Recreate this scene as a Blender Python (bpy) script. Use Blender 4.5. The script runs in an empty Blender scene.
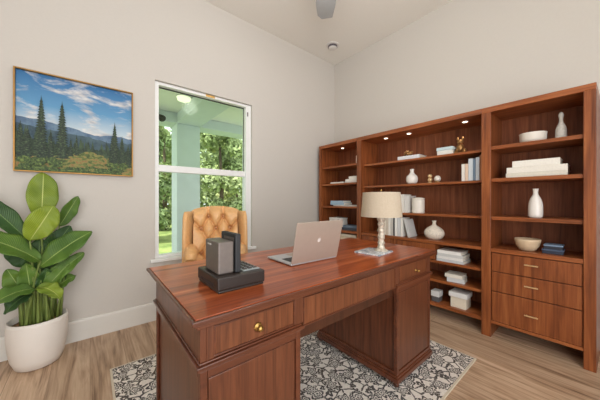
import bpy, math, random
from mathutils import Vector, Matrix
random.seed(7)
PI = math.pi
C = bpy.context.scene.collection
sc = bpy.context.scene

# ------------------------------------------------------------------ colour
def s2l(c):
    return tuple((v/12.92 if v <= .04045 else ((v+.055)/1.055)**2.4) for v in (x/255 for x in c)) + (1.0,)

# ------------------------------------------------------------------ node helper
class NT:
    def __init__(s, name):
        s.m = bpy.data.materials.new(name); s.m.use_nodes = True
        s.t = s.m.node_tree; s.n = s.t.nodes; s.l = s.t.links
        s.b = s.n['Principled BSDF']; s.out = s.n['Material Output']
    def node(s, typ, **kw):
        n = s.n.new(typ)
        for k, v in kw.items():
            if k in n.inputs.keys(): n.inputs[k].default_value = v
            else: setattr(n, k, v)
        return n
    def link(s, a, b): s.l.new(a, b)
    def ramp(s, fac, stops, interp='LINEAR'):
        r = s.n.new('ShaderNodeValToRGB'); cr = r.color_ramp; cr.interpolation = interp
        while len(cr.elements) < len(stops): cr.elements.new(.5)
        for e, (p, c) in zip(cr.elements, stops): e.position = p; e.color = c
        s.link(fac, r.inputs['Fac']); return r.outputs['Color']
    def math(s, op, a, b=None, clamp=False):
        n = s.n.new('ShaderNodeMath'); n.operation = op; n.use_clamp = clamp
        for i, v in enumerate((a, b)):
            if v is None: continue
            if isinstance(v, (int, float)): n.inputs[i].default_value = v
            else: s.link(v, n.inputs[i])
        return n.outputs[0]
    def mix(s, fac, a, b, mode='MIX'):
        n = s.n.new('ShaderNodeMix'); n.data_type = 'RGBA'; n.blend_type = mode
        for sock, v in ((n.inputs[0], fac), (n.inputs[6], a), (n.inputs[7], b)):
            if isinstance(v, (int, float, tuple)): sock.default_value = v
            else: s.link(v, sock)
        return n.outputs[2]
    def coord(s, scale=(1, 1, 1), rot=(0, 0, 0), kind='Object'):
        tc = s.n.new('ShaderNodeTexCoord'); mp = s.n.new('ShaderNodeMapping')
        mp.inputs['Scale'].default_value = scale; mp.inputs['Rotation'].default_value = rot
        s.link(tc.outputs[kind], mp.inputs['Vector']); return mp.outputs['Vector']
    def noise(s, vec, scale, detail=3, rough=.5, dist=0):
        n = s.node('ShaderNodeTexNoise', Scale=scale, Detail=detail, Roughness=rough, Distortion=dist)
        s.link(vec, n.inputs['Vector']); return n.outputs['Fac']
    def bump(s, h, strength=.2, distance=.002):
        n = s.node('ShaderNodeBump', Strength=strength, Distance=distance)
        s.link(h, n.inputs['Height']); s.link(n.outputs['Normal'], s.b.inputs['Normal'])

def plain(name, rgb, rough=.5, metal=0, var=.06, scale=30, bump=0, coat=0, spec=.5):
    n = NT(name); c = s2l(rgb)
    f = n.noise(n.coord(), scale, 4)
    lo = tuple(v*(1-var) for v in c[:3])+(1,); hi = tuple(min(1, v*(1+var)) for v in c[:3])+(1,)
    n.link(n.ramp(f, [(.3, lo), (.7, hi)]), n.b.inputs['Base Color'])
    n.b.inputs['Roughness'].default_value = rough; n.b.inputs['Metallic'].default_value = metal
    n.b.inputs['Coat Weight'].default_value = coat; n.b.inputs['Specular IOR Level'].default_value = spec
    if bump: n.bump(f, bump)
    return n.m

def wood(name, dark, mid, light, axis, rough=.35, coat=.2, k=1.0, contrast=1.0):
    n = NT(name)
    st = [9*k, 9*k, 9*k]; st[axis] = .7*k
    f1 = n.noise(n.coord(tuple(st)), 1.6, 5, .55, .7)
    st2 = [70*k, 70*k, 70*k]; st2[axis] = 1.6*k
    f2 = n.noise(n.coord(tuple(st2)), 1.0, 3, .6, .2)
    f = n.math('ADD', n.math('MULTIPLY', f1, .68), n.math('MULTIPLY', f2, .32))
    w = .17/contrast
    n.link(n.ramp(f, [(.5-w, s2l(dark)), (.5, s2l(mid)), (.5+w, s2l(light))]), n.b.inputs['Base Color'])
    n.b.inputs['Roughness'].default_value = rough
    n.b.inputs['Coat Weight'].default_value = coat; n.b.inputs['Coat Roughness'].default_value = .18
    n.b.inputs['Specular IOR Level'].default_value = .35
    n.bump(f2, .08, .001)
    return n.m

M = {}
M['wall'] = plain('painted_wall', (206, 201, 194), .9, var=.01, scale=60, bump=.03)
M['ceiling'] = plain('ceiling_paint', (236, 233, 226), .95, var=.01, scale=60, bump=.03)
M['trim'] = plain('white_trim', (222, 219, 212), .5, var=.01)
M['vinyl'] = plain('white_vinyl', (240, 241, 240), .4, var=.01)
M['case_v'] = wood('bookcase_wood_upright', (92, 47, 24), (134, 73, 38), (162, 97, 54), 2, .38, .12, 1.6)
M['case_h'] = wood('bookcase_wood_level', (104, 55, 27), (146, 81, 43), (174, 106, 60), 1, .34, .15, 1.3)
M['case_back'] = wood('bookcase_wood_backing', (100, 54, 31), (132, 75, 46), (156, 94, 60), 2, .5, .0, 1.6)
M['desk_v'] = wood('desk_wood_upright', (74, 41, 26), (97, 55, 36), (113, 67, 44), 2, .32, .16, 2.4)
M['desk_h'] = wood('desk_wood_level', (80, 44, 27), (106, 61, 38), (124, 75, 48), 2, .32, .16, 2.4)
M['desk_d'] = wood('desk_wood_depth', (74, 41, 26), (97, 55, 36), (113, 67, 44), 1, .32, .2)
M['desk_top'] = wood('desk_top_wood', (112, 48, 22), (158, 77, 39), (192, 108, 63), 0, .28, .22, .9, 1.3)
M['trim_dark'] = wood('desk_moulding_wood', (72, 38, 25), (94, 51, 33), (112, 64, 42), 0, .28, .35)
M['brass'] = plain('brass', (176, 140, 80), .32, .9)
M['pale_brass'] = plain('pale_brass', (226, 196, 150), .35, .6)
M['gold'] = plain('antique_gold', (160, 120, 74), .42, .6, var=.25, scale=60, bump=.2)
M['gold_frame'] = plain('gold_leaf', (158, 118, 62), .4, .7, var=.1)
M['white_cer'] = plain('white_ceramic', (228, 221, 210), .45, var=.03)
M['white_glaze'] = plain('white_glaze', (236, 231, 224), .25, var=.02, coat=.3)
M['stone'] = plain('speckled_stone', (222, 212, 196), .7, var=.16, scale=70, bump=.3)
M['greystone'] = plain('grey_stone', (200, 196, 188), .75, var=.14, scale=60, bump=.3)
M['bowl_wood'] = plain('pale_bowl_wood', (214, 190, 158), .5, var=.08, scale=20)
M['paper'] = plain('book_pages', (232, 225, 209), .85, var=.05, scale=200)
M['soil'] = plain('potting_bark', (146, 112, 76), .95, var=.5, scale=70, bump=.8)
M['pot'] = plain('white_pot', (232, 225, 217), .5, var=.02, scale=10)
M['leather'] = plain('tan_leather', (226, 176, 119), .4, var=.06, scale=45, bump=.1)
M['leather_dark'] = plain('tan_leather_button', (170, 118, 70), .55, var=.05)
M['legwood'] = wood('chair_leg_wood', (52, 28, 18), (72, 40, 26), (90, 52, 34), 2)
M['alu'] = plain('aluminium', (186, 172, 160), .4, .45, var=.02)
M['alu_light'] = plain('aluminium_deck', (196, 198, 202), .35, .6, var=.02)
M['key_black'] = plain('black_keys', (34, 35, 38), .5, var=.1)
M['screen'] = plain('dark_screen', (14, 15, 18), .12, var=.02)
M['logo'] = plain('polished_emblem', (240, 236, 232), .12, .3)
M['blk'] = plain('black_plastic', (44, 36, 32), .4, var=.1, scale=80)
M['blk2'] = plain('charcoal_plastic', (58, 52, 48), .4, var=.08, scale=80)
M['grey_pl'] = plain('grey_plastic', (112, 103, 98), .38, .35, var=.06, scale=60)
M['silver'] = plain('silver_plastic', (176, 184, 188), .3, .4)
M['fan'] = plain('fan_blade_grey', (156, 157, 158), .5, var=.03)
M['white_pl'] = plain('white_plastic', (222, 218, 214), .5, var=.02)
M['dark_slot'] = plain('dark_slot', (96, 88, 94), .6)
M['champagne'] = plain('champagne_metal', (204, 194, 178), .5, .4, var=.35, scale=75, bump=.6)
M['teal'] = plain('porch_paint', (210, 219, 221), .7, var=.03, scale=8)
M['porch_ceil'] = plain('porch_ceiling_paint', (238, 238, 232), .8, var=.02, scale=6)
M['bark'] = plain('bark', (96, 82, 66), .95, var=.3, scale=12, bump=.6)
M['orange'] = plain('orange_sticker', (222, 176, 96), .6)
M['steel'] = plain('dull_steel', (120, 120, 122), .4, .8)

def emit(name, rgb, s):
    n = NT(name); n.b.inputs['Emission Color'].default_value = s2l(rgb)
    n.b.inputs['Emission Strength'].default_value = s; n.b.inputs['Base Color'].default_value = s2l(rgb); return n.m
M['puck'] = emit('downlight_glow', (255, 236, 206), 5)
M['globe'] = emit('fan_lamp_glow', (255, 248, 238), 1.3)
M['porch_lamp'] = emit('porch_lamp_glow', (255, 250, 232), .9)

# floor planks run along y
n = NT('oak_planks')
tc = n.n.new('ShaderNodeTexCoord'); sep = n.n.new('ShaderNodeSeparateXYZ'); cmb = n.n.new('ShaderNodeCombineXYZ')
n.link(tc.outputs['Object'], sep.inputs[0]); n.link(sep.outputs[1], cmb.inputs[0]); n.link(sep.outputs[0], cmb.inputs[1])
br = n.node('ShaderNodeTexBrick', offset=.37, offset_frequency=3, squash=1.0)
br.inputs['Color1'].default_value = (0, 0, 0, 1); br.inputs['Color2'].default_value = (1, 1, 1, 1)
br.inputs['Mortar'].default_value = (.5, .5, .5, 1); br.inputs['Scale'].default_value = 1
br.inputs['Mortar Size'].default_value = .0016; br.inputs['Mortar Smooth'].default_value = .3
br.inputs['Brick Width'].default_value = 1.7; br.inputs['Row Height'].default_value = .205
n.link(cmb.outputs[0], br.inputs['Vector'])
va = n.n.new('ShaderNodeVectorMath'); va.operation = 'MULTIPLY_ADD'; va.inputs[1].default_value = (13, 7, 5)
n.link(br.outputs['Color'], va.inputs[0]); n.link(cmb.outputs[0], va.inputs[2])
mp = n.n.new('ShaderNodeMapping'); mp.inputs['Scale'].default_value = (1.0, 11, 1); n.link(va.outputs[0], mp.inputs['Vector'])
g1 = n.noise(mp.outputs[0], 1.5, 6, .6, 1.2)
mp2 = n.n.new('ShaderNodeMapping'); mp2.inputs['Scale'].default_value = (3, 90, 1); n.link(va.outputs[0], mp2.inputs['Vector'])
g2 = n.noise(mp2.outputs[0], 1.0, 3)
g = n.math('ADD', n.math('MULTIPLY', g1, .75), n.math('MULTIPLY', g2, .25))
base = n.ramp(g, [(.33, s2l((120, 92, 70))), (.46, s2l((180, 151, 124))), (.55, s2l((200, 172, 145))), (.68, s2l((220, 195, 169)))])
tone = n.ramp(br.outputs['Color'], [(0, (.82, .79, .76, 1)), (1, (1.1, 1.08, 1.06, 1))])
col = n.mix(1.0, base, tone, 'MULTIPLY')
col = n.mix(br.outputs['Fac'], col, s2l((146, 118, 94)))
n.link(col, n.b.inputs['Base Color']); n.b.inputs['Roughness'].default_value = .42
n.b.inputs['Specular IOR Level'].default_value = .4
n.bump(g2, .06, .001); M['floor'] = n.m

# rug: dark scrolling flowers on cream
n = NT('rug_pile')
co = n.coord()
def flowers(scale, rnd_, R, petals, seedrot, warp, wscale):
    nz = n.node('ShaderNodeTexNoise', Scale=wscale, Detail=2.0); n.link(co, nz.inputs['Vector'])
    wv = n.n.new('ShaderNodeVectorMath'); wv.operation = 'MULTIPLY_ADD'; wv.inputs[1].default_value = (warp, warp, 0)
    n.link(nz.outputs['Color'], wv.inputs[0]); n.link(co, wv.inputs[2])
    v = n.node('ShaderNodeTexVoronoi', Scale=scale, voronoi_dimensions='2D', Randomness=rnd_); n.link(wv.outputs[0], v.inputs['Vector'])
    df = n.n.new('ShaderNodeVectorMath'); df.operation = 'SUBTRACT'; n.link(wv.outputs[0], df.inputs[0]); n.link(v.outputs['Position'], df.inputs[1])
    sp = n.n.new('ShaderNodeSeparateXYZ'); n.link(df.outputs[0], sp.inputs[0])
    sc_ = n.n.new('ShaderNodeSeparateColor'); n.link(v.outputs['Color'], sc_.inputs[0])
    ang = n.math('ADD', n.math('ARCTAN2', sp.outputs[1], sp.outputs[0]), n.math('MULTIPLY', sc_.outputs[0], 6.28))
    rad = n.math('MULTIPLY', v.outputs['Distance'], 1/R)
    edge = n.math('ADD', n.math('MULTIPLY', n.math('COSINE', n.math('MULTIPLY', ang, petals)), .20), .80)
    return rad, edge, sc_.outputs, wv.outputs[0]
r1, e1, c1, w1 = flowers(9.5, .75, .41, 5, 0, .06, 9)
q1 = n.math('DIVIDE', r1, e1)
line = n.math('MULTIPLY', n.math('GREATER_THAN', q1, .70), n.math('LESS_THAN', q1, 1.02))
inner = n.math('MULTIPLY', n.math('GREATER_THAN', q1, .34), n.math('LESS_THAN', q1, .54))
core = n.math('LESS_THAN', q1, .17)
big = n.math('MAXIMUM', n.math('MAXIMUM', line, inner), core)
out1 = n.math('GREATER_THAN', q1, 1.12)
r2, e2, c2, w2 = flowers(19.0, .9, .46, 3, 0, .05, 12)
q2 = n.math('DIVIDE', r2, e2)
small = n.math('MULTIPLY', n.math('MULTIPLY', n.math('LESS_THAN', q2, 1.0), n.math('GREATER_THAN', q2, .24)), n.math('GREATER_THAN', c2[1], .30))
v3 = n.node('ShaderNodeTexVoronoi', Scale=15.0, voronoi_dimensions='2D', feature='DISTANCE_TO_EDGE'); n.link(w1, v3.inputs['Vector'])
vine = n.math('LESS_THAN', v3.outputs['Distance'], .075)
pat = n.math('MAXIMUM', big, n.math('MULTIPLY', out1, n.math('MAXIMUM', small, vine)))
brk = n.math('GREATER_THAN', n.noise(co, 110, 2), .36)
pat = n.math('MULTIPLY', n.math('MULTIPLY', pat, brk), .92)
cream = n.ramp(n.noise(co, 120, 2), [(.3, s2l((218, 210, 200))), (.7, s2l((236, 230, 222)))])
darkc = n.ramp(n.noise(co, 3, 2), [(.35, s2l((46, 46, 52))), (.65, s2l((60, 48, 40)))])
n.link(n.mix(pat, cream, darkc), n.b.inputs['Base Color']); n.b.inputs['Roughness'].default_value = .95
n.b.inputs['Specular IOR Level'].default_value = .1
n.bump(n.noise(co, 400, 1), .3, .003); M['rug'] = n.m
M['rug_edge'] = plain('rug_binding', (208, 196, 176), .95, var=.1, scale=200)

# leaves with side veins (uv: x across, y along)
def leafmat(name, a, b, rib):
    n = NT(name)
    uv = n.n.new('ShaderNodeUVMap'); sp = n.n.new('ShaderNodeSeparateXYZ'); n.link(uv.outputs[0], sp.inputs[0])
    ax = n.math('ABSOLUTE', n.math('SUBTRACT', sp.outputs[0], .5))
    ph = n.math('SUBTRACT', n.math('MULTIPLY', sp.outputs[1], 26), n.math('MULTIPLY', ax, 14))
    vein = n.math('POWER', n.math('ABSOLUTE', n.math('SINE', n.math('MULTIPLY', ph, PI))), .9)
    c = n.ramp(n.math('ADD', n.math('MULTIPLY', vein, .55), n.math('MULTIPLY', n.noise(n.coord(), 9, 3), .45)), [(.25, s2l(b)), (.8, s2l(a))])
    pt = n.ramp(n.noise(n.coord(), 5, 2), [(.38, (.70, .74, .72, 1)), (.62, (1.22, 1.12, .95, 1))])
    c = n.mix(1.0, c, pt, 'MULTIPLY')
    c = n.mix(n.math('LESS_THAN', ax, .016), c, s2l(rib))
    n.link(c, n.b.inputs['Base Color']); n.b.inputs['Roughness'].default_value = .38
    n.b.inputs['Specular IOR Level'].default_value = .4
    n.bump(vein, .4, .004)
    return n.m
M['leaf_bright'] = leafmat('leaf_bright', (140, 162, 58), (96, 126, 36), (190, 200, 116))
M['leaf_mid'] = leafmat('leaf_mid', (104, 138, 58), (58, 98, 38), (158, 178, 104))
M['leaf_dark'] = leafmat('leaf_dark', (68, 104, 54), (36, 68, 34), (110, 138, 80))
M['stem'] = plain('green_stem', (118, 136, 66), .5, var=.3, scale=12)

def glass(name, tint, mixf):
    n = NT(name); n.n.remove(n.b)
    tr = n.node('ShaderNodeBsdfTransparent'); tr.inputs[0].default_value = tint
    gl = n.node('ShaderNodeBsdfGlossy'); gl.inputs['Roughness'].default_value = .02
    fr = n.node('ShaderNodeFresnel'); fr.inputs[0].default_value = 1.45
    mx = n.n.new('ShaderNodeMixShader')
    n.link(n.math('MULTIPLY', fr.outputs[0], mixf), mx.inputs[0]); n.link(tr.outputs[0], mx.inputs[1]); n.link(gl.outputs[0], mx.inputs[2])
    n.link(mx.outputs[0], n.out.inputs['Surface']); return n.m
M['glass_up'] = glass('tinted_glass_upper', (.86, .93, .86, 1), .12)
M['glass_lo'] = glass('tinted_glass_lower', (.92, .96, .94, 1), .12)

# linen lampshade
n = NT('linen_shade'); co = n.coord((300, 300, 300)); f = n.noise(co, 1, 2)
n.link(n.ramp(f, [(.3, s2l((180, 165, 144))), (.7, s2l((198, 184, 163)))]), n.b.inputs['Base Color'])
n.b.inputs['Roughness'].default_value = .9; n.bump(f, .2, .001); M['shade'] = n.m
# marble
n = NT('blue_grey_marble'); f = n.noise(n.coord(), 14, 6, .6, 2.2)
n.link(n.ramp(f, [(.36, s2l((128, 146, 160))), (.5, s2l((214, 220, 224))), (.66, s2l((232, 234, 234)))]), n.b.inputs['Base Color'])
n.b.inputs['Roughness'].default_value = .15; M['marble'] = n.m
# grass
n = NT('lawn'); f = n.noise(n.coord(), 1.2, 6, .7)
n.link(n.ramp(f, [(.35, s2l((112, 132, 70))), (.65, s2l((176, 188, 112)))]), n.b.inputs['Base Color'])
n.b.inputs['Roughness'].default_value = .95; n.bump(n.noise(n.coord(), 60, 2), .6, .03); M['lawn'] = n.m
M['concrete'] = plain('porch_concrete', (196, 194, 186), .85, var=.06, scale=6)
def folmat(name, a, b):
    n = NT(name)
    oi = n.noise(n.coord(), 2.6, 4, .7)
    n.link(n.ramp(oi, [(.32, s2l(a)), (.68, s2l(b))]), n.b.inputs['Base Color']); n.b.inputs['Roughness'].default_value = .6
    n.b.inputs['Specular IOR Level'].default_value = .3
    return n.m
M['fol1'] = folmat('foliage_olive', (112, 130, 80), (196, 206, 150))
M['fol2'] = folmat('foliage_deep', (86, 108, 68), (168, 186, 128))
M['fol3'] = folmat('foliage_yellow', (140, 152, 88), (216, 218, 160))

# ------------------------------------------------------------------ mesh builder
class MB:
    def __init__(s): s.v = []; s.f = []; s.mi = []; s.uv = {}
    def add(s, vs, fs, mi=0):
        o = len(s.v); s.v += [Vector(v) for v in vs]
        for f in fs: s.f.append([o+i for i in f]); s.mi.append(mi)
        return s
    def box(s, x0, x1, y0, y1, z0, z1, mi=0):
        vs = [(x, y, z) for z in (z0, z1) for y in (y0, y1) for x in (x0, x1)]
        return s.add(vs, [(0, 2, 3, 1), (4, 5, 7, 6), (0, 1, 5, 4), (2, 6, 7, 3), (0, 4, 6, 2), (1, 3, 7, 5)], mi)
    def lathe(s, prof, c=(0, 0, 0), seg=32, sx=1, sy=1, mi=0, wob=None):
        vs = []; fs = []
        for k, (r, z) in enumerate(prof):
            for i in range(seg):
                a = 2*PI*i/seg; rr = r*(wob(a, z) if wob else 1)
                vs.append((c[0]+rr*math.cos(a)*sx, c[1]+rr*math.sin(a)*sy, c[2]+z))
        for k in range(len(prof)-1):
            for i in range(seg):
                j = (i+1) % seg
                fs.append((k*seg+i, k*seg+j, (k+1)*seg+j, (k+1)*seg+i))
        if prof[0][0] > 1e-6: fs.append(tuple(range(seg-1, -1, -1)))
        if prof[-1][0] > 1e-6: fs.append(tuple((len(prof)-1)*seg+i for i in range(seg)))
        return s.add(vs, fs, mi)
    def tube(s, pts, rad, seg=10, mi=0, flat=1):
        pts = [Vector(p) for p in pts]; nP = len(pts)
        if not hasattr(rad, '__len__'): rad = [rad]*nP
        vs = []; fs = []; up = Vector((0, 0, 1))
        for k, p in enumerate(pts):
            t = (pts[min(k+1, nP-1)]-pts[max(k-1, 0)]).normalized()
            a = t.cross(up if abs(t.z) < .95 else Vector((1, 0, 0))).normalized(); b = t.cross(a)
            for i in range(seg):
                q = 2*PI*i/seg
                vs.append(p+(a*math.cos(q)+b*math.sin(q)*flat)*rad[k])
        for k in range(nP-1):
            for i in range(seg):
                j = (i+1) % seg; fs.append((k*seg+i, k*seg+j, (k+1)*seg+j, (k+1)*seg+i))
        fs.append(tuple(range(seg-1, -1, -1))); fs.append(tuple((nP-1)*seg+i for i in range(seg)))
        return s.add(vs, fs, mi)
    def ball(s, c, r, seg=16, rings=10, sc_=(1, 1, 1), mi=0):
        prof = [(r*math.sin(PI*k/rings), -r*math.cos(PI*k/rings)*sc_[2]) for k in range(rings+1)]
        prof[0] = (0, prof[0][1]); prof[-1] = (0, prof[-1][1])
        prof = [(max(a, 1e-5), b) for a, b in prof]
        return s.lathe(prof, c, seg, sc_[0], sc_[1], mi)
    def prism(s, poly, axis, a, b, mi=0):
        def P(p, t):
            return {0: (t, p[0], p[1]), 1: (p[0], t, p[1]), 2: (p[0], p[1], t)}[axis]
        k = len(poly); vs = [P(p, a) for p in poly]+[P(p, b) for p in poly]
        fs = [tuple(range(k-1, -1, -1)), tuple(range(k, 2*k))]+[(i, (i+1) % k, k+(i+1) % k, k+i) for i in range(k)]
        return s.add(vs, fs, mi)
    def build(s, name, mats, parent=None, world=False, bevel=0, smooth=False, recalc=True, segs=2):
        off = Vector((0, 0, 0))
        if parent is not None and world:
            r = parent
            while r.parent: r = r.parent
            off = r.location.copy()
        me = bpy.data.meshes.new(name)
        me.from_pydata([tuple(v-off) for v in s.v], [], s.f)
        if not isinstance(mats, (list, tuple)): mats = [mats]
        for m in mats: me.materials.append(m)
        for p, mi in zip(me.polygons, s.mi): p.material_index = mi; p.use_smooth = smooth
        if recalc:
            import bmesh
            bm = bmesh.new(); bm.from_mesh(me); bmesh.ops.recalc_face_normals(bm, faces=bm.faces); bm.to_mesh(me); bm.free()
        o = bpy.data.objects.new(name, me); C.objects.link(o)
        if parent is not None: o.parent = parent
        if bevel:
            b = o.modifiers.new('bevel', 'BEVEL'); b.width = bevel; b.segments = segs; b.limit_method = 'ANGLE'; b.angle_limit = math.radians(40)
        return o

def bx(*a): return MB().box(*a)
def tag(o, label, cat, group=None):
    o['label'] = label; o['category'] = cat
    if group: o['group'] = group
    return o
def thing(name, label, cat, loc, rz=0, group=None):
    o = bpy.data.objects.new(name, None); C.objects.link(o)
    o.location = loc; o.rotation_euler = (0, 0, rz); o.empty_display_size = .05
    return tag(o, label, cat, group)
def struct(name, mb, m, parent=None, **k):
    o = mb.build(name, m, parent, **k)
    if parent is None: o['kind'] = 'structure'
    return o

# ------------------------------------------------------------------ the room
XW, YW, H = 3.03, 2.78, 3.33          # right wall, window wall, ceiling height
XL, YB = -1.5, -1.5
WX0, WX1, WZ0, WZ1 = .483, 1.54, .588, 2.33
struct('floor', bx(XL-.1, XW+.1, YB, YW+.16, -.1, 0), M['floor'])
struct('ceiling', bx(XL-.1, XW+.1, YB, YW+.16, H, H+.1), M['ceiling'])
w = MB(); T = .16
w.box(XL-.1, WX0, YW, YW+T, 0, H).box(WX1, XW+.1, YW, YW+T, 0, H).box(WX0, WX1, YW, YW+T, 0, WZ0-.03).box(WX0, WX1, YW, YW+T, WZ1, H)
struct('wall_window', w, M['wall'])
struct('wall_right', bx(XW, XW+.1, YB, YW, 0, H), M['wall'])
struct('wall_back_blocker', bx(1.35, XW+.1, YB-.1, YB, 0, H), M['wall'])  # unseen partial wall, added to keep light from behind off the right wall
struct('wall_left', bx(XL-.1, XL, YB, YW, 0, H), M['wall'])
def base_prof(): return [(0, 0), (.016, 0), (.016, .155), (.012, .168), (.006, .172), (0, .172)]
struct('baseboard_window', MB().prism([(YW-a, b) for a, b in base_prof()], 0, XL, XW), M['trim'])
struct('baseboard_right', MB().prism([(XW-a, b) for a, b in base_prof()], 1, YB, YW-.016), M['trim'])
struct('baseboard_left', MB().prism([(XL+a, b) for a, b in base_prof()], 1, YB, YW-.016), M['trim'])

# window: frame, two panes, meeting rail, sill
win = bpy.data.objects.new('window_1', None); C.objects.link(win); win.location = (1.01, YW, WZ0); win['kind'] = 'structure'
fr = MB()
fr.box(WX0, .523, 2.815, 2.91, WZ0, WZ1).box(1.472, WX1, 2.815, 2.91, WZ0, WZ1)
fr.box(.523, 1.472, 2.815, 2.91, WZ1-.03, WZ1).box(.523, 1.472, 2.815, 2.91, WZ0, WZ0+.022)
struct('window_frame', fr, M['vinyl'], win, world=True, bevel=.003)
struct('meeting_rail', bx(.523, 1.472, 2.83, 2.90, 1.445, 1.512), M['vinyl'], win, world=True, bevel=.004)
struct('upper_pane', bx(.523, 1.472, 2.876, 2.880, 1.512, WZ1-.03), M['glass_up'], win, world=True)
struct('lower_pane', bx(.523, 1.472, 2.858, 2.862, WZ0+.022, 1.445), M['glass_lo'], win, world=True)
gk = MB().box(.523, 1.472, 2.868, 2.876, WZ1-.04, WZ1-.03).box(1.466, 1.472, 2.868, 2.876, 1.512, WZ1-.04).box(.523, .527, 2.868, 2.876, 1.512, WZ1-.04)
struct('pane_gasket', gk, M['key_black'], win, world=True)
struct('window_sill', bx(WX0-.04, WX1+.04, YW-.035, 2.90, WZ0-.03, WZ0), M['vinyl'], win, world=True, bevel=.005)
struct('sash_catch', bx(1.488, 1.500, 2.806, 2.815, 2.19, 2.24), M['steel'], win, world=True, bevel=.002)
struct('warning_sticker', bx(.985, 1.085, 2.813, 2.815, 2.304, 2.328), M['orange'], win, world=True)

# ------------------------------------------------------------------ outside: porch, lawn, trees
struct('lawn_ground', bx(-14, 22, 4.95, 34, -.16, -.12), M['lawn'])
struct('porch_slab', bx(-4, 9, YW+T, 4.95, -.16, -.06), M['concrete'])
struct('porch_ceiling', bx(-4, 9, YW+T, 5.0, 2.62, 2.70), M['porch_ceil'])
pb = MB().box(-4, 9, 4.58, 4.94, 2.45, 2.62).box(1.12, 1.5, YW+T, 4.58, 2.45, 2.62)
struct('porch_beam', pb, M['teal'], bevel=.01)
pt = thing('porch_post', 'pale blue square porch post outside the window', 'post', (1.31, 4.76, -.06))
MB().box(-.19, .19, -.18, .18, .12, 2.51).build('shaft', M['teal'], pt, bevel=.008)
MB().box(-.21, .21, -.188, .20, 0, .12).build('plinth', M['teal'], pt, bevel=.01)
pl = thing('porch_light', 'round cream flush lamp on the porch ceiling outside', 'ceiling light', (1.02, 3.80, 2.62))
MB().lathe([(.10, -.015), (.10, 0)], seg=32).build('lamp_base', M['white_pl'], pl, smooth=False)
MB().lathe([(.001, -.07), (.05, -.067), (.082, -.055), (.095, -.015)], seg=32).build('lamp_diffuser', M['porch_lamp'], pl, smooth=True)
fl = thing('floodlight', 'small dark twin-head floodlight under the porch beam outside', 'floodlight', (.80, 4.55, 2.53))
MB().lathe([(.05, -.02), (.05, .02)], seg=16).build('mount', M['blk2'], fl)
for s in (-1, 1):
    MB().tube([(0, 0, 0), (s*.05, -.05, -.04), (s*.075, -.11, -.09)], [.02, .03, .055], 12).build('lamp_head', M['blk2'], fl, smooth=True)

def tree(x, y, h, rx, rz, mat, label, seed):
    rnd = random.Random(seed)
    t = thing('tree', label, 'tree', (x, y, -.13), 0, 'trees beyond the porch')
    MB().tube([(0, 0, 0), (.03, .02, h*.35), (-.02, .05, h*.7)], [.11, .08, .04], 8).build('trunk', M['bark'], t, smooth=True)
    mb = MB(); clumps = []
    for k in range(26):
        a = rnd.uniform(0, 2*PI); u = rnd.uniform(-.95, 1)
        q = math.sqrt(max(0, 1-u*u))*rnd.uniform(.45, .95)
        clumps.append((Vector((math.cos(a)*q*rx, math.sin(a)*q*rx, h*.5+u*rz)), rnd.uniform(.3, .5)*rx))
    for k in range(5500):
        c, r = clumps[k % len(clumps)]
        d = Vector((rnd.gauss(0, 1), rnd.gauss(0, 1), rnd.gauss(0, 1))).normalized()*r*rnd.uniform(.5, 1)
        p = c+d; p.z = max(p.z, .06)
        nn = (d.normalized()+Vector((rnd.uniform(-.8, .8), rnd.uniform(-.8, .8), rnd.uniform(-.3, .9)))).normalized()
        a = nn.orthogonal().normalized(); a = Matrix.Rotation(rnd.uniform(0, 6.28), 3, nn) @ a; b = nn.cross(a)
        L = rnd.uniform(.06, .115); W = L*.5
        mb.add([p-a*L, p-b*W, p+a*L, p+b*W], [(0, 1, 2, 3)])
    mb.build('crown', mat, t, recalc=False)
TR = [(-1.6, 9.0, 4.4, .85, 2.2, 'fol2', 'deep green bushy tree beyond the porch, left of the window view'),
      (1.05, 9.0, 4.6, .85, 2.3, 'fol2', 'deep green bushy tree in the front row, left of the porch post'),
      (3.7, 9.0, 4.6, .85, 2.3, 'fol1', 'olive green bushy tree in the front row, just right of the porch post'),
      (6.35, 9.0, 4.4, .85, 2.2, 'fol3', 'yellowish bushy tree in the front row, past the right window edge'),
      (-.2, 12.0, 5.2, .85, 2.6, 'fol1', 'olive tree in the second row, left of the window view'),
      (2.45, 12.0, 5.4, .85, 2.7, 'fol1', 'olive tree in the second row, left of the porch post'),
      (5.1, 12.0, 5.4, .85, 2.7, 'fol3', 'yellowish tree in the second row, right of the porch post'),
      (7.75, 12.0, 5.2, .85, 2.6, 'fol2', 'deep green tree in the second row, past the right window edge'),
      (1.1, 15.2, 6.4, 1.0, 3.2, 'fol3', 'tall yellowish tree in the back row, left of the window view'),
      (4.2, 15.2, 6.6, 1.0, 3.3, 'fol2', 'tall deep green tree in the back row behind the porch post'),
      (7.3, 15.2, 6.6, 1.0, 3.3, 'fol1', 'tall olive tree in the back row, right of the porch post'),
      (10.4, 15.2, 6.4, 1.0, 3.2, 'fol3', 'tall yellowish tree in the back row, far right')]
for i, a in enumerate(TR): tree(a[0], a[1], a[2], a[3], a[4], M[a[5]], a[6], 100+i)

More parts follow.
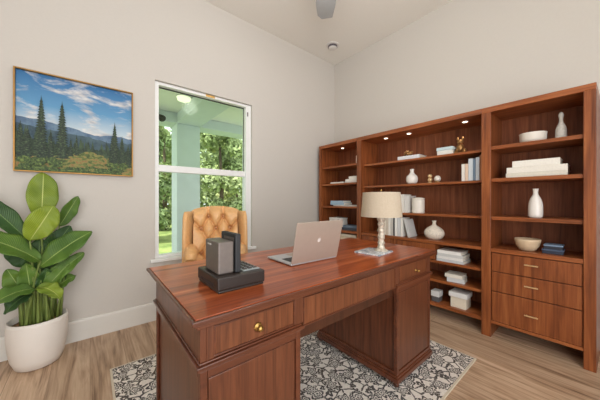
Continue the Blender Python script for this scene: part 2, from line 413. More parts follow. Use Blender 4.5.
hg = MB(); rnd = random.Random(55)
for k in range(15000):
    p = Vector((rnd.uniform(-4, 17), rnd.uniform(18.2, 19.6), 6.4*rnd.random()**.9)); p.z *= .9+.1*math.sin(p.x*2.3)
    nn = Vector((rnd.uniform(-.8, .8), -1+rnd.uniform(-.5, .5), rnd.uniform(-.2, .9))).normalized()
    a = Matrix.Rotation(rnd.uniform(0, 6.28), 3, nn) @ nn.orthogonal().normalized(); b = nn.cross(a); L = rnd.uniform(.13, .24)
    hg.add([p-a*L, p-b*L*.5, p+a*L, p+b*L*.5], [(0, 1, 2, 3)])
tag(hg.build('hedge', M['fol1'], recalc=False), 'long tall olive hedge closing the garden behind all the trees', 'hedge')

# ------------------------------------------------------------------ ceiling fan and smoke detector
fan = thing('ceiling_fan', 'grey bladed ceiling fan hanging above the desk, only one blade tip in view', 'ceiling fan', (1.30, 1.26, 2.95))
MB().lathe([(.012, .0), (.012, .30), (.07, .32), (.075, .38)], seg=20).build('downrod', M['fan'], fan, smooth=True)
MB().lathe([(.001, -.07), (.09, -.065), (.11, -.03), (.11, .04), (.06, .08), (.02, .085)], seg=28).build('motor_housing', M['fan'], fan, smooth=True)
MB().lathe([(.001, -.16), (.06, -.15), (.09, -.11), (.09, -.071)], seg=24).build('lamp_globe', M['globe'], fan, smooth=True)
for k in range(3):
    a = math.radians(46.2)+k*2*PI/3; ca, sa = math.cos(a), math.sin(a)
    out = [(.10, -.035), (.18, -.075), (.35, -.092), (.52, -.085), (.655, -.068), (.685, .030), (.64, .068), (.52, .082), (.35, .08), (.18, .062), (.10, .03)]
    mb = MB().prism([(r*ca-q*sa, r*sa+q*ca) for r, q in [(r*1.03, q*1.05) for r, q in out]], 2, -.004, .006)
    for v in mb.v:
        q = -v.x*sa+v.y*ca; v.z += q*.10
    mb.build('blade', M['fan'], fan, bevel=.002)
sd = thing('smoke_detector', 'round white smoke detector on the ceiling near the corner', 'smoke detector', (2.62, 2.44, H))
MB().lathe([(.085, -.012), (.088, 0)], seg=36).build('base_plate', M['white_pl'], sd)
MB().lathe([(.001, -.05), (.03, -.049), (.052, -.044), (.058, -.036)], seg=36).build('cover', M['white_pl'], sd, smooth=True)
MB().lathe([(.062, -.034), (.064, -.012)], seg=36).build('vent_ring', M['dark_slot'], sd)

# ------------------------------------------------------------------ picture on the wall
pic = thing('framed_picture', 'gold framed mountain landscape picture hanging above the potted plant', 'picture', (-.065, 2.78, 1.373))
PW, PH = .366, .764
f = MB(); e = .009
f.box(-PW, -PW+e, -.036, -.001, 0, PH).box(PW-e, PW, -.036, -.001, 0, PH).box(-PW+e, PW-e, -.036, -.001, 0, e).box(-PW+e, PW-e, -.036, -.001, PH-e, PH)
f.build('frame', M['gold_frame'], pic, bevel=.0015)
# the painted scene
n = NT('painted_sky'); tcx = n.coord()
spz = n.n.new('ShaderNodeSeparateXYZ'); n.link(tcx, spz.inputs[0])
sky = n.ramp(n.math('MULTIPLY', spz.outputs[2], 1/.764), [(.48, s2l((188, 206, 216))), (.68, s2l((92, 150, 192))), (1.0, s2l((36, 104, 160)))])
cl = n.noise(n.coord((2.6, 1, 6.5), (0, .25, 0)), 1.35, 8, .6, .35)
clm = n.ramp(cl, [(.49, (0, 0, 0, 1)), (.62, (1, 1, 1, 1))])
clc = n.ramp(n.noise(n.coord((4, 1, 12)), 2.2, 4), [(.35, s2l((176, 178, 184))), (.6, s2l((232, 228, 222)))])
n.link(n.mix(clm, sky, clc), n.b.inputs['Base Color']); n.b.inputs['Roughness'].default_value = .6
M['p_sky'] = n.m
def paint(name, stops, scale, sc3=(1, 1, 1)):
    n = NT(name); n.link(n.ramp(n.noise(n.coord(sc3), scale, 5, .65), [(p, s2l(c)) for p, c in stops]), n.b.inputs['Base Color'])
    n.b.inputs['Roughness'].default_value = .6; return n.m
pm = [M['p_sky'],
      paint('painted_far_hill', [(.35, (72, 98, 128)), (.65, (112, 140, 162))], 14),
      paint('painted_near_hill', [(.35, (44, 68, 82)), (.65, (78, 104, 112))], 18),
      paint('painted_forest', [(.35, (22, 38, 30)), (.65, (70, 94, 62))], 36, (1, 1, .6)),
      paint('painted_meadow', [(.32, (34, 52, 24)), (.44, (86, 104, 46)), (.53, (140, 138, 74)), (.60, (150, 98, 58)), (.66, (104, 122, 58))], 34, (1, 1, 1.6)),
      paint('painted_spruce', [(.36, (12, 22, 17)), (.52, (36, 56, 38)), (.66, (84, 106, 66))], 75, (1, 1, 1.8)),
      paint('painted_bush', [(.35, (18, 32, 16)), (.5, (62, 86, 38)), (.66, (122, 142, 68))], 70)]
cv = MB(); rnd = random.Random(4); li = [0]
def layer(poly, mi):
    li[0] += 1; y = -.010-.00025*li[0]
    x0, x1 = -PW+e, PW-e
    cv.add([(min(max(px, x0), x1), y, min(max(pz, e), PH-e)) for px, pz in poly], [tuple(range(len(poly)))], mi)
def ridge(pts, step, amp, mi, bottom=.0):
    top = []; x = -PW
    while x <= PW+.001:
        for (a, za), (b, zb) in zip(pts, pts[1:]):
            if a <= x <= b: z = za+(zb-za)*(x-a)/(b-a); break
        top.append((x, z+rnd.uniform(-amp, amp))); x += step
    if top[-1][0] < PW: top.append((PW, pts[-1][1]))
    y_ = [(PW, bottom), (-PW, bottom)]
    # strips keep the outline simple
    li[0] += 1; y = -.010-.00025*li[0]; x0, x1 = -PW+e, PW-e
    for (a, za), (b, zb) in zip(top, top[1:]):
        cv.add([(min(max(a, x0), x1), y, max(bottom, e)), (min(max(b, x0), x1), y, max(bottom, e)), (min(max(b, x0), x1), y, zb), (min(max(a, x0), x1), y, za)], [(0, 1, 2, 3)], mi)
def spruce(x, z0, h, w, mi=5):
    k = max(7, int(h/.02)); L = []; R = []
    for i in range(k):
        t0 = i/k; zz = z0+h*(1-t0); ww = 1.45*w*(.06+.94*t0**.68)
        L.append((x-ww*.45, zz)); L.append((x-ww*rnd.uniform(.8, 1.15), zz-h/k*.75))
        R.append((x+ww*.45, zz)); R.append((x+ww*rnd.uniform(.8, 1.15), zz-h/k*.75))
    layer([(x, z0+h*1.04)]+R+[(x+w*.2, z0), (x-w*.2, z0)]+L[::-1], mi)
cv.add([(-PW+e, -.010, e), (PW-e, -.010, e), (PW-e, -.010, PH-e), (-PW+e, -.010, PH-e)], [(0, 1, 2, 3)], 0)
ridge([(-PW, .415), (-.2, .40), (-.02, .365), (.1, .33), (.22, .355), (PW, .335)], .02, .004, 1)
ridge([(-PW, .36), (-.12, .33), (.05, .315), (.2, .285), (PW, .30)], .016, .005, 2)
ridge([(-PW, .29), (-.1, .225), (.1, .205), (PW, .22)], .008, .018, 3)
for k in range(46):
    x = rnd.uniform(-PW+.01, PW-.01); spruce(x, .13+rnd.uniform(0, .05), rnd.uniform(.07, .15)+(.05 if x < -.15 else 0), rnd.uniform(.010, .017), 3)
ridge([(-PW, .11), (-.1, .14), (.06, .19), (.18, .15), (PW, .12)], .012, .008, 4)
for x, z0, h, ww in ((-.332, .08, .29, .030), (-.296, .09, .25, .024), (-.223, .10, .475, .036), (-.170, .11, .22, .020), (-.106, .115, .445, .034), (-.055, .14, .15, .016),
                     (-.02, .15, .17, .014), (.215, .11, .24, .022), (.232, .09, .37, .028), (.285, .10, .25, .026), (.33, .08, .20, .026)):
    spruce(x, z0, h, ww)
for k in range(84):
    x = rnd.uniform(-PW+.03, PW-.03); z0 = rnd.uniform(.0, .1) if abs(x-.02) > .14 else rnd.uniform(.0, .045); r = rnd.uniform(.018, .042)
    layer([(x+r*math.cos(q*PI/5)*rnd.uniform(.85, 1.15), z0+r*.62*math.sin(q*PI/5)*rnd.uniform(.8, 1.2)) for q in range(10)], 6 if rnd.random() < .8 else 4)
cv.box(-PW+e, PW-e, -.0095, -.002, e, PH-e, 5)
cv.build('canvas', pm, pic, recalc=False)

# ------------------------------------------------------------------ potted plant
pl = thing('potted_plant', 'large broad-leaved green plant in a rounded white pot by the wall', 'plant', (-.284, 2.585, 0))
MB().lathe([(.105, 0), (.118, .008), (.138, .06), (.152, .14), (.158, .22), (.157, .30), (.154, .327), (.145, .327), (.143, .27), (.001, .27)], seg=48).build('pot', M['pot'], pl, smooth=True)['label'] = 'rounded matte white pot'
MB().lathe([(.143, .285), (.10, .292), (.04, .298), (.001, .30)], seg=24).build('soil', M['soil'], pl, smooth=True)

def bez(p0, p1, p2, t): return p0*(1-t)**2+p1*2*t*(1-t)+p2*t*t
def leaf(b, t, w, droop, nrm, mat, root=None, fold=.25, peak=.85, full=.62):
    """blade from base b to tip t (pot-local), nrm: the way its upper face looks, peak > 1: widest beyond the middle"""
    b = Vector(b); t = Vector(t); nrm = Vector(nrm).normalized()
    mid = (b+t)/2+nrm*droop
    N, Mx = 20, 10; mb = MB(); uv = []
    ph = b.x*40+t.z*31
    for i in range(N+1):
        q = i/N; p = bez(b, mid, t, q)
        tg = (bez(b, mid, t, min(1, q+.02))-bez(b, mid, t, max(0, q-.02))).normalized()
        side = tg.cross(nrm).normalized(); up = side.cross(tg).normalized()
        ww = w*max(.012, math.sin(PI*min(1, q**peak)))**full
        for j in range(Mx+1):
            u = j/Mx*2-1
            wav = .009*math.sin(q*17+u*2.1+ph)*abs(u)
            mb.v.append(p+side*ww*u+up*(abs(u)**1.4*ww*fold+wav)); uv.append((j/Mx, q))
    for i in range(N):
        for j in range(Mx):
            a = i*(Mx+1)+j; mb.f.append([a, a+1, a+Mx+2, a+Mx+1]); mb.mi.append(0)
    o = mb.build('leaf', mat, pl, smooth=True, recalc=False)
    ul = o.data.uv_layers.new(name='UVMap')
    for lp in o.data.loops: ul.data[lp.index].uv = uv[lp.vertex_index]
    sm = o.modifiers.new('thick', 'SOLIDIFY'); sm.thickness = .0022
    if root is not None:
        r = Vector(root); ctrl = Vector((r.x*.8+b.x*.2, r.y*.8+b.y*.2, b.z*.6+r.z*.4))
        pts = [bez(r, ctrl, b, q/8) for q in range(9)]
        MB().tube(pts, [.010-.0055*q/8 for q in range(9)], 8).build('stem', M['stem'], pl, smooth=True)
B, MI, D = M['leaf_bright'], M['leaf_mid'], M['leaf_dark']
leaf((.010, .03, 1.02), (.018, .07, 1.362), .086, .02, (.3, -1, .15), B, (.02, .03, .29), .14, 1.05, .5)       # tall upright
leaf((-.030, -.10, .885), (.085, -.12, 1.118), .082, .03, (.3, -1, .3), B, (-.01, -.05, .29), .12, 1.0, .52)    # front, bright
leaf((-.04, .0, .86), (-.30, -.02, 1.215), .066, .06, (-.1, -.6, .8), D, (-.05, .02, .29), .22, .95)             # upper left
leaf((.105, .06, .96), (.212, .075, 1.190), .048, .0, (.5, -1, .4), MI, (.06, .05, .29), .3, .9)                 # upper right, narrow
leaf((.01, -.06, .69), (.295, -.03, .915), .090, .05, (-.15, -.75, .65), MI, (.04, -.03, .29), .18, .95)         # right
leaf((.02, -.10, .74), (-.27, -.16, .945), .092, .07, (.1, -.55, .9), MI, (-.04, -.06, .29), .2, .95)            # left
leaf((.04, -.07, .57), (.250, -.06, .760), .056, .02, (-.2, -.9, .5), MI, (.05, -.07, .29), .28)                 # lower right
leaf((.0, -.12, .56), (-.20, -.20, .50), .070, .07, (-.1, -.45, .9), MI, (-.05, -.09, .29), .2)                  # low left, bending over
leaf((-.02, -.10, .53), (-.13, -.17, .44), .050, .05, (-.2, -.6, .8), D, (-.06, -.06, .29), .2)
leaf((.01, -.13, .57), (.13, -.19, .475), .055, .06, (.2, -.5, .9), B, (.01, -.10, .29), .25)                    # low front
leaf((.07, -.03, .51), (.20, .0, .585), .048, .02, (0, -.6, .8), MI, (.07, -.01, .29), .25)                      # low right
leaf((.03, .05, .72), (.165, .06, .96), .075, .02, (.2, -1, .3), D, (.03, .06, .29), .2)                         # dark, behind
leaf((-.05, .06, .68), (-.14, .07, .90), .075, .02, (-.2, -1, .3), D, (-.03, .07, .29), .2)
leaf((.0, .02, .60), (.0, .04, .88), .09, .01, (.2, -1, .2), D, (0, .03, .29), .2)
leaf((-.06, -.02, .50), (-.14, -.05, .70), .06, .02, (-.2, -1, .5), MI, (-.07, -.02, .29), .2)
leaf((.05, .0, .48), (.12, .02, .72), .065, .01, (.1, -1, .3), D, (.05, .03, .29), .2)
leaf((.03, -.08, .52), (.17, -.07, .70), .045, .02, (-.1, -1, .4), MI, (.06, -.05, .29), .25)
leaf((-.03, -.06, .52), (-.05, -.08, .73), .055, .01, (.1, -1, .3), MI, (-.03, -.05, .29), .25)
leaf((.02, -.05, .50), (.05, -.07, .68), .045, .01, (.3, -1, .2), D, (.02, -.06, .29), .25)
rnd = random.Random(11)
for k in range(36):
    a = rnd.uniform(0, 2*PI); r = rnd.uniform(.02, .115); z = rnd.uniform(.46, .66)
    p = Vector((math.cos(a)*r, math.sin(a)*r-.01, .285)); q = Vector((p.x*1.2, p.y*1.2, z))
    MB().tube([p, (p+q)/2+Vector((0, 0, .02)), q], [.0095, .007, .004], 7).build('stem', M['stem'], pl, smooth=True)

# ------------------------------------------------------------------ rug
rug = thing('rug', 'cream area rug with dark scrolling floral pattern under the desk', 'rug', (1.13, 1.372, 0))
bx(-1.015, 1.015, -.765, .765, .001, .011).build('pile', M['rug'], rug)
e2 = MB()
for a in ((-1.027, -1.015, -.777, .777), (1.015, 1.027, -.777, .777), (-1.015, 1.015, -.777, -.765), (-1.015, 1.015, .765, .777)):
    e2.box(*a, .001, .0105)
e2.build('binding', M['rug_edge'], rug)

# ------------------------------------------------------------------ desk
RUGZ = .011
desk = thing('desk', 'mahogany pedestal desk with brass knobs standing on the patterned rug', 'desk', (1.08, 1.16, RUGZ))
def dp(name, mb, m, parent=desk, **k): return mb.build(name, m, parent, world=True, **k)
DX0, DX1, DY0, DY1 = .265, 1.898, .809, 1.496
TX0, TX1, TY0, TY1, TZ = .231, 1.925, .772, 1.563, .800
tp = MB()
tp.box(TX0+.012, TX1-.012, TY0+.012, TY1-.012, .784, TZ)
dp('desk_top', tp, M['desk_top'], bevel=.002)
ed = MB()
def ringf(mb, x0, x1, y0, y1, z0, z1, t):
    mb.box(x0, x1, y0, y0+t, z0, z1).box(x0, x1, y1-t, y1, z0, z1).box(x0, x0+t, y0+t, y1-t, z0, z1).box(x1-t, x1, y0+t, y1-t, z0, z1)
ringf(ed, TX0, TX1, TY0, TY1, .783, TZ-.003, .0118)
ringf(ed, TX0+.008, TX1-.008, TY0+.008, TY1-.008, .774, .783, .02)
ringf(ed, TX0+.018, TX1-.018, TY0+.018, TY1-.018, .761, .774, .02)
dp('top_moulding', ed, M['trim_dark'], bevel=.003)
PLX1, PRX0 = .675, 1.44
KZ = .580
# upper case
cs = MB()
cs.box(DX0, DX0+.02, DY0, DY1, .647, .761).box(DX1-.02, DX1, DY0, DY1, .647, .761).box(DX0+.02, DX1-.02, DY1-.02, DY1, .647, .761)
cs.box(DX0+.02, DX1-.02, DY0+.03, DY1-.02, .636, .647).box(DX0+.02, PLX1, DY0+.03, DY1-.02, .744, .761)
for a, b in ((DX0+.02, DX0+.045), (PLX1-.03, PLX1+.014), (PRX0-.016, PRX0+.028), (DX1-.045, DX1-.02)):
    cs.box(a, b, DY0, DY0+.03, .647, .761)
cs.box(PLX1+.014, PRX0-.016, DY0+.03, DY1-.02, .614, .636)
dp('upper_case', cs, M['desk_v'], bevel=.002)
dp('drawer_case', bx(PLX1+.0005, PRX0-.0005, DY0+.030, DY1-.03, .564, .6139), M['legwood'])  # darker wood stands in for the shade in the recess under the apron
def recess(x0, x1, z0, z1, y, m, name, parent=desk, lip=.014):
    mb = MB(); mb.box(x0, x1, y, y+.018, z0, z1)
    d = dp(name, mb, m, parent, bevel=.002)
    q = MB(); q.box(x0, x1, y-.005, y, z0, z0+.006).box(x0, x1, y-.005, y, z1-.006, z1).box(x0, x0+.006, y-.005, y, z0+.006, z1-.006).box(x1-.006, x1, y-.005, y, z0+.006, z1-.006)
    dp('bead', q, M['trim_dark'], d, bevel=.0015)
    return d
def knob(x, y, z, r, parent, fancy=False):
    k = MB()
    prof = [(r*1.0, 0), (r*1.0, .003), (r*.45, .006), (r*.4, .012), (r*.8, .016), (r*.95, .021), (r*.7, .027), (.0005, .029)]
    if fancy: prof = [(r*1.25, 0), (r*1.3, .003), (r*.9, .006)]+prof[2:]
    k.lathe(prof, seg=20, wob=(lambda a, z: 1+.08*math.cos(8*a)) if fancy else None)
    for i, v in enumerate(k.v): k.v[i] = Vector((x+v.x, y-v.z, z+v.y))
    return dp('knob', k, M['brass'], parent, smooth=True)
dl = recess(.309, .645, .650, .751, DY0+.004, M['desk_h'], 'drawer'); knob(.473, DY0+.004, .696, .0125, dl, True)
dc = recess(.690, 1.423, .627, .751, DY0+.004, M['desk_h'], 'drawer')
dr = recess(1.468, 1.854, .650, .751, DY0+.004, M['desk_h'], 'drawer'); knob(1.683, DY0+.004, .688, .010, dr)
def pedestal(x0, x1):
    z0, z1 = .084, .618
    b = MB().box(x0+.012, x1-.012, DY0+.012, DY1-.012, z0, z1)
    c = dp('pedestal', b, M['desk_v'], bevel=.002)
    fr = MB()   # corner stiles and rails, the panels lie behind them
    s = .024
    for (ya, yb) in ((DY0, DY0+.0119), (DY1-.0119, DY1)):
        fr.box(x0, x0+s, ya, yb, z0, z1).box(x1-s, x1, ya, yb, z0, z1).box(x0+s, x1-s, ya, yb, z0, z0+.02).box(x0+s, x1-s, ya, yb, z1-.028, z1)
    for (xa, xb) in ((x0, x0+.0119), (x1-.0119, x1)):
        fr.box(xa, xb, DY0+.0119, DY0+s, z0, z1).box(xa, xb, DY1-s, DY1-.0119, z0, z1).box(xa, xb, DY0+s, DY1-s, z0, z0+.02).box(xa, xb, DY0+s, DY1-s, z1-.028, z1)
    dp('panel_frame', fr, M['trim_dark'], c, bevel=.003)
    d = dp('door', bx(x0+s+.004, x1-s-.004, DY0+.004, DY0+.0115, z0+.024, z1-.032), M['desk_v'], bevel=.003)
    w = MB()
    w.box(x0-.012, x1+.012, DY0-.012, DY1+.012, .625, .640).box(x0-.006, x1+.006, DY0-.006, DY1+.006, .618, .625).box(x0-.004, x1+.004, DY0-.004, DY1+.004, .640, .647)
    dp('waist_moulding', w, M['trim_dark'], bevel=.003)
    p = MB().box(x0-.012, x1+.012, DY0-.012, DY1+.012, .040, .070).box(x0-.006, x1+.006, DY0-.006, DY1+.006, .070, .084)
    dp('plinth', p, M['trim_dark'], bevel=.004)
    for x in (x0+.012, x1-.012):
        for y in (DY0+.012, DY1-.012):
            dp('foot', MB().lathe([(.010, .0), (.017, .006), (.019, .014), (.013, .0289)], (x, y, RUGZ), 16), M['legwood'], smooth=True)
pedestal(DX0, PLX1); pedestal(PRX0, DX1)

# ------------------------------------------------------------------ chair (faces the camera side of the desk)
ch = thing('wingback_chair', 'tan leather wingback chair with button tufted back behind the desk', 'chair', (.925, 2.37, 0), math.radians(-21))
# local: x across, y back, front is -y
PX, PZ, Z1 = .066, .112, 1.000
btn = []
for r in range(6):
    z = Z1-r*PZ
    for x in ((-PX, PX) if r % 2 == 0 else (-2*PX, 0, 2*PX)): btn.append((x, z))
segs_ = []
for i, a in enumerate(btn):
    for b in btn[i+1:]:
        if abs(abs(a[1]-b[1])-PZ) < .01 and abs(abs(a[0]-b[0])-PX) < .01: segs_.append((Vector(a), Vector(b)))
for x in (-PX, PX): segs_.append((Vector((x, Z1)), Vector((x, Z1+.10))))
for x in (-2*PX, 2*PX): segs_.append((Vector((x, Z1-PZ)), Vector((x*1.5, Z1-PZ+.07))))
def dseg(p, a, b):
    t = max(0, min(1, (p-a).dot(b-a)/(b-a).length_squared)); return (p-(a+(b-a)*t)).length
def lean(z): return .10*((z-.44)/.66-.4)*.9
bk = MB(); NX, NZ = 70, 100; HW = .196
def topz(x): return 1.102-.028*(abs(x)/.196)**2.2
for j in range(NZ+1):
    for i in range(NX+1):
        x = -HW+2*HW*i/NX; v = j/NZ; z = .44+v*(topz(x)-.44)
        p = Vector((x, z)); y = -.080
        dm = min((p-Vector(b)).length for b in btn); ds = min(dseg(p, *q) for q in segs_)
        y += .052*math.exp(-(dm/.021)**2)+.030*math.exp(-(ds/.011)**2)
        y += .022*(1-min(1, ds/.045))
        tpd = (1-v)*(topz(x)-.44); y += .07*math.exp(-(tpd/.035)**1.6)
        bk.v.append(Vector((x, y+lean(z), z)))
for j in range(NZ):
    for i in range(NX):
        a = j*(NX+1)+i; bk.f.append([a, a+1, a+NX+2, a+NX+1]); bk.mi.append(0)
bk.build('tufted_back', M['leather'], ch, smooth=True, recalc=False)
sh = MB(); pro = []
for i in range(13):
    x = -.225+.45*i/12; pro.append((x, 1.097-.028*(abs(x)/.2)**2.2))
sh.prism([(x, z) for x, z in pro]+[(.225, .30), (-.225, .30)], 1, .0, .075)
for v in sh.v: v.y += lean(v.z)
sh.build('back_shell', M['leather'], ch, bevel=.02, segs=3)
for b in btn:
    MB().ball((b[0], -.027+lean(b[1]), b[1]), .009, 12, 8, (1, .6, 1)).build('button', M['leather_dark'], ch, smooth=True)
for q in (-1, 1):
    # wing: a padded panel that runs from the back edge forward and outward
    w = MB(); NZ2 = 24; sec = 16
    for j in range(NZ2+1):
        v = j/NZ2; z = .56+v*.505
        top = max(0, (v-.80)/.20)
        reach = (.150-.055*top**2)*(.82+.18*math.sin(v*PI))
        thick = .026*(1-.55*top**3)
        zz = z-.012*top**2
        x0, y0 = .205, .045+lean(z)
        x1, y1 = .272, y0-.075-reach*.72
        d_ = Vector((x1-x0, y1-y0)); L_ = d_.length; d_.normalize(); nn = Vector((-d_.y, d_.x))
        for k in range(sec):
            a = 2*PI*k/sec
            c_, s_ = math.cos(a), math.sin(a)
            e1 = (abs(c_)**.55)*(1 if c_ > 0 else -1); e2 = (abs(s_)**.8)*(1 if s_ > 0 else -1)
            pp = Vector((x0, y0))+d_*(L_*.5+e1*L_*.5)+nn*e2*thick
            w.v.append(Vector((q*pp.x, pp.y, zz)))
    for j in range(NZ2):
        for k in range(sec):
            a = j*sec+k; b = j*sec+(k+1) % sec; w.f.append([a, b, b+sec, a+sec]); w.mi.append(0)
    w.f.append([NZ2*sec+k for k in range(sec)]); w.mi.append(0); w.f.append([k for k in range(sec)][::-1]); w.mi.append(0)
    w.build('wing', M['leather'], ch, bevel=.012, smooth=True)
    ar = MB().tube([(q*.215, .02, .705), (q*.212, -.10, .712), (q*.205, -.24, .705), (q*.200, -.31, .685), (q*.199, -.325, .665)], [.052, .055, .055, .048, .034], 18)
    ar.box(q*.21-.04, q*.21+.04, -.30, .02, .30, .69)
    ar.build('armrest', M['leather'], ch, bevel=.012)
MB().box(-.165, .165, -.36, -.02, .36, .52).build('seat_cushion', M['leather'], ch, bevel=.045, segs=4)
MB().box(-.25, .25, -.31, .06, .27, .36).build('seat_frame', M['leather'], ch, bevel=.02)
for x in (-.21, .21):
    for y in (-.15, .03):
        MB().tube([(x, y, .27), (x*1.02, y*1.02, 0)], [.026, .016], 12).build('leg', M['legwood'], ch, smooth=True)

# ------------------------------------------------------------------ things on the desk
dk = thing('document_dock', 'black tray device with upright grey box and tall black panel on the desk', 'desk device', (.371, .933, TZ)); dk.scale = (.935,)*3
k = .22
MB().box(.004, .218, .004, .244, .0, .012).box(0, .222, 0, .248, .012, .066).build('base', M['blk'], dk, bevel=.006)
MB().box(-.0015, .004, .05, .20, .022, .034).build('side_slot', M['key_black'], dk, bevel=.001)
MB().box(.019, .089, .042, .198, .0665, .205).build('upright_box', M['grey_pl'], dk, bevel=.006)
MB().box(.0175, .0195, .125, .165, .185, .191).build('badge', M['logo'], dk)
fr = MB().box(.093, .119, .034, .052, .0665, .235).box(.093, .119, .174, .192, .0665, .235).box(.093, .119, .052, .174, .217, .235)
fr.build('panel_frame', M['key_black'], dk, bevel=.004)
MB().box(.097, .113, .0525, .1735, .0665, .2165).build('panel', M['grey_pl'], dk, bevel=.001)
kp = MB().box(.130, .212, .03, .20, .0665, .070).build('keypad', M['silver'], dk, bevel=.001)
for i in range(3):
    for j in range(5):
        MB().box(.138+i*.025, .156+i*.025, .045+j*.03, .066+j*.03, .0701, .073).build('key', M['blk2'], kp, bevel=.001)
MB().box(.150, .205, .205, .240, .0665, .105).build('rear_block', M['blk2'], dk, bevel=.006)

lap = thing('laptop', 'open silver laptop with its lid towards the camera, on the desk', 'laptop', (1.009, 1.073, TZ), math.radians(-1.5)); lap.scale = (.935,)*3
LW, LD = .188, .268
MB().box(-LW, LW, 0, LD, .003, .014).build('deck', M['alu_light'], lap, bevel=.004)
MB().box(-LW+.03, LW-.03, .035, .145, .0141, .0150).build('keyboard', M['key_black'], lap, bevel=.0005)
MB().box(-.06, .06, .160, .245, .0141, .0146).build('trackpad', M['alu'], lap, bevel=.0003)
for x in (-LW+.03, LW-.03):
    for y in (.03, LD-.03): MB().lathe([(.008, 0), (.008, .003)], (x, y, 0), 12).build('rubber_foot', M['blk'], lap)
ld = MB().box(-LW, LW, -.006, 0, 0, .25)
R_ = Matrix.Rotation(math.radians(13), 3, 'X')
def tilt(mb):
    for i, v in enumerate(mb.v): mb.v[i] = R_ @ v+Vector((0, .004, .014))
    return mb
lid = tilt(ld).build('lid', M['alu'], lap, bevel=.0025)
tilt(MB().box(-LW+.008, LW-.008, .0001, .0008, .012, .242)).build('screen', M['screen'], lid)
# fruit-like emblem: rounded body with a bite and a small leaf
ap = []
for q in range(40):
    a = 2*PI*q/40; r = .0135*(1-.16*max(0, math.sin(a))**8-.10*max(0, -math.sin(a))**8)
    x, z = r*math.cos(a)*.95, r*math.sin(a)
    dxy = math.hypot(x+.0155, z-.001)
    if dxy < .0068: x = -.0155+.0068*(x+.0155)/dxy
    ap.append((x, .131+z))
tilt(MB().prism(ap, 1, -.0068, -.0061).prism([(.0, .1465), (.002, .151), (.006, .154), (.0045, .149)], 1, -.0068, -.0061)).build('emblem', M['logo'], lid)

tr = thing('marble_tray', 'flat pale blue-grey marble slab under the table lamp', 'tray', (1.501, 1.014, TZ), math.radians(6)); tr.scale = (.935,)*3
MB().box(-.108, .108, -.098, .098, 0.0, .011).build('slab', M['marble'], tr, bevel=.003)
lm = thing('table_lamp', 'table lamp with carved silver-gold column and beige drum shade on the desk', 'lamp', (1.548, .987, TZ+.0103)); lm.scale = (.935,)*3
MB().lathe([(.046, 0), (.046, .008), (.036, .014), (.026, .02)], seg=28).build('lamp_foot', M['champagne'], lm, smooth=True)
prof = []
for i in range(61):
    z = .02+i*.0042; r = .0225+.0028*math.sin(z*2*PI/.046)+(.005 if (.215 < z < .24 or z < .04) else 0)
    prof.append((r, z))
prof += [(.012, .276), (.006, .29), (.005, .42), (.001, .421)]
MB().lathe(prof, seg=28, wob=lambda a, z: 1+.09*math.sin(5*a+z*150)*math.sin(z*90)).build('column', M['champagne'], lm, smooth=True)
s_ = MB().lathe([(.147, .252), (.133, .430), (.131, .430), (.145, .252)], seg=48)
s_.f = s_.f[:-2]; s_.mi = s_.mi[:-2]
i0 = 0
for i in range(48): s_.f.append([i, (i+1) % 48, 144+(i+1) % 48, 144+i]); s_.mi.append(0)
s_.build('lamp_shade', M['shade'], lm, smooth=False)['label'] = 'beige linen drum shade'
for a in (0, 2*PI/3, 4*PI/3):
    MB().tube([(0, 0, .418), (.130*math.cos(a), .130*math.sin(a), .428)], .0018, 6).build('shade_spoke', M['brass'], lm)
MB().ball((0, 0, .445), .007, 12, 8).tube([(0, 0, .42), (0, 0, .442)], .0022, 8).build('finial', M['brass'], lm, smooth=True)
MB().ball((0, 0, .345), .026, 16, 10, (1, 1, 1.3)).build('bulb', M['white_glaze'], lm, smooth=True)

# ------------------------------------------------------------------ bookcases
XF, XBK = 2.605, 3.005
def bookcase(label, yl, yr, loc_y):
    return thing('bookcase', label, 'bookcase', (2.81, loc_y, 0))
def panel(bc, name, a, m, **k): return bx(*a).build(name, m, bc, world=True, **k)
V, Hh, BK = M['case_v'], M['case_h'], M['case_back']
def downlight(bc, x, y, z, power):
    o = MB().lathe([(.026, -.004), (.030, 0)], (x, y, z), 24).build('downlight', M['white_pl'], bc, world=True)
    MB().lathe([(.001, -.006), (.021, -.0045), (.0215, -.0041)], (x, y, z), 24).build('lens', M['puck'], o, world=True)
    L = bpy.data.lights.new('downlight_beam', 'SPOT'); L.energy = power; L.spot_size = 2.3; L.spot_blend = .9; L.color = (1, .86, .68); L.shadow_soft_size = .02
    lo = bpy.data.objects.new('downlight_beam', L); C.objects.link(lo); lo.parent = o
    lo.location = (x-2.81, y-bc.location.y, z-.012)
TOP = 1.95
# --- left unit
Z1_, Z2_, Z3_, ZC_ = 1.632, 1.390, 1.074, .754
bl = bookcase('narrow left unit of the wooden bookcase wall, next to the window wall', 0, 0, 2.36)
panel(bl, 'side_panel', (XF, XBK, 2.655, 2.70, 0, 1.905), V, bevel=.003)
panel(bl, 'back_panel', (2.985, XBK, 2.014, 2.655, .10, 1.905), BK)
panel(bl, 'top_panel', (XF, XBK, 2.014, 2.70, 1.905, TOP), Hh, bevel=.003)
for z in (Z1_, Z2_, Z3_): panel(bl, 'shelf', (XF+.02, 2.985, 2.014, 2.655, z-.024, z), Hh, bevel=.002)
panel(bl, 'counter', (XF+.008, 2.985, 2.014, 2.655, ZC_-.03, ZC_), Hh, bevel=.003)
panel(bl, 'shelf', (XF+.02, 2.985, 2.014, 2.655, .545, .575), Hh, bevel=.002)
dd = panel(bl, 'door', (XF+.012, XF+.032, 2.018, 2.650, .15, .535), V, bevel=.003)
bx(XF+.004, XF+.012, 2.06, 2.068, .40, .48).build('handle', M['brass'], dd, world=True, bevel=.002)
panel(bl, 'bottom_panel', (XF+.02, 2.985, 2.014, 2.655, .11, .14), Hh, bevel=.002)
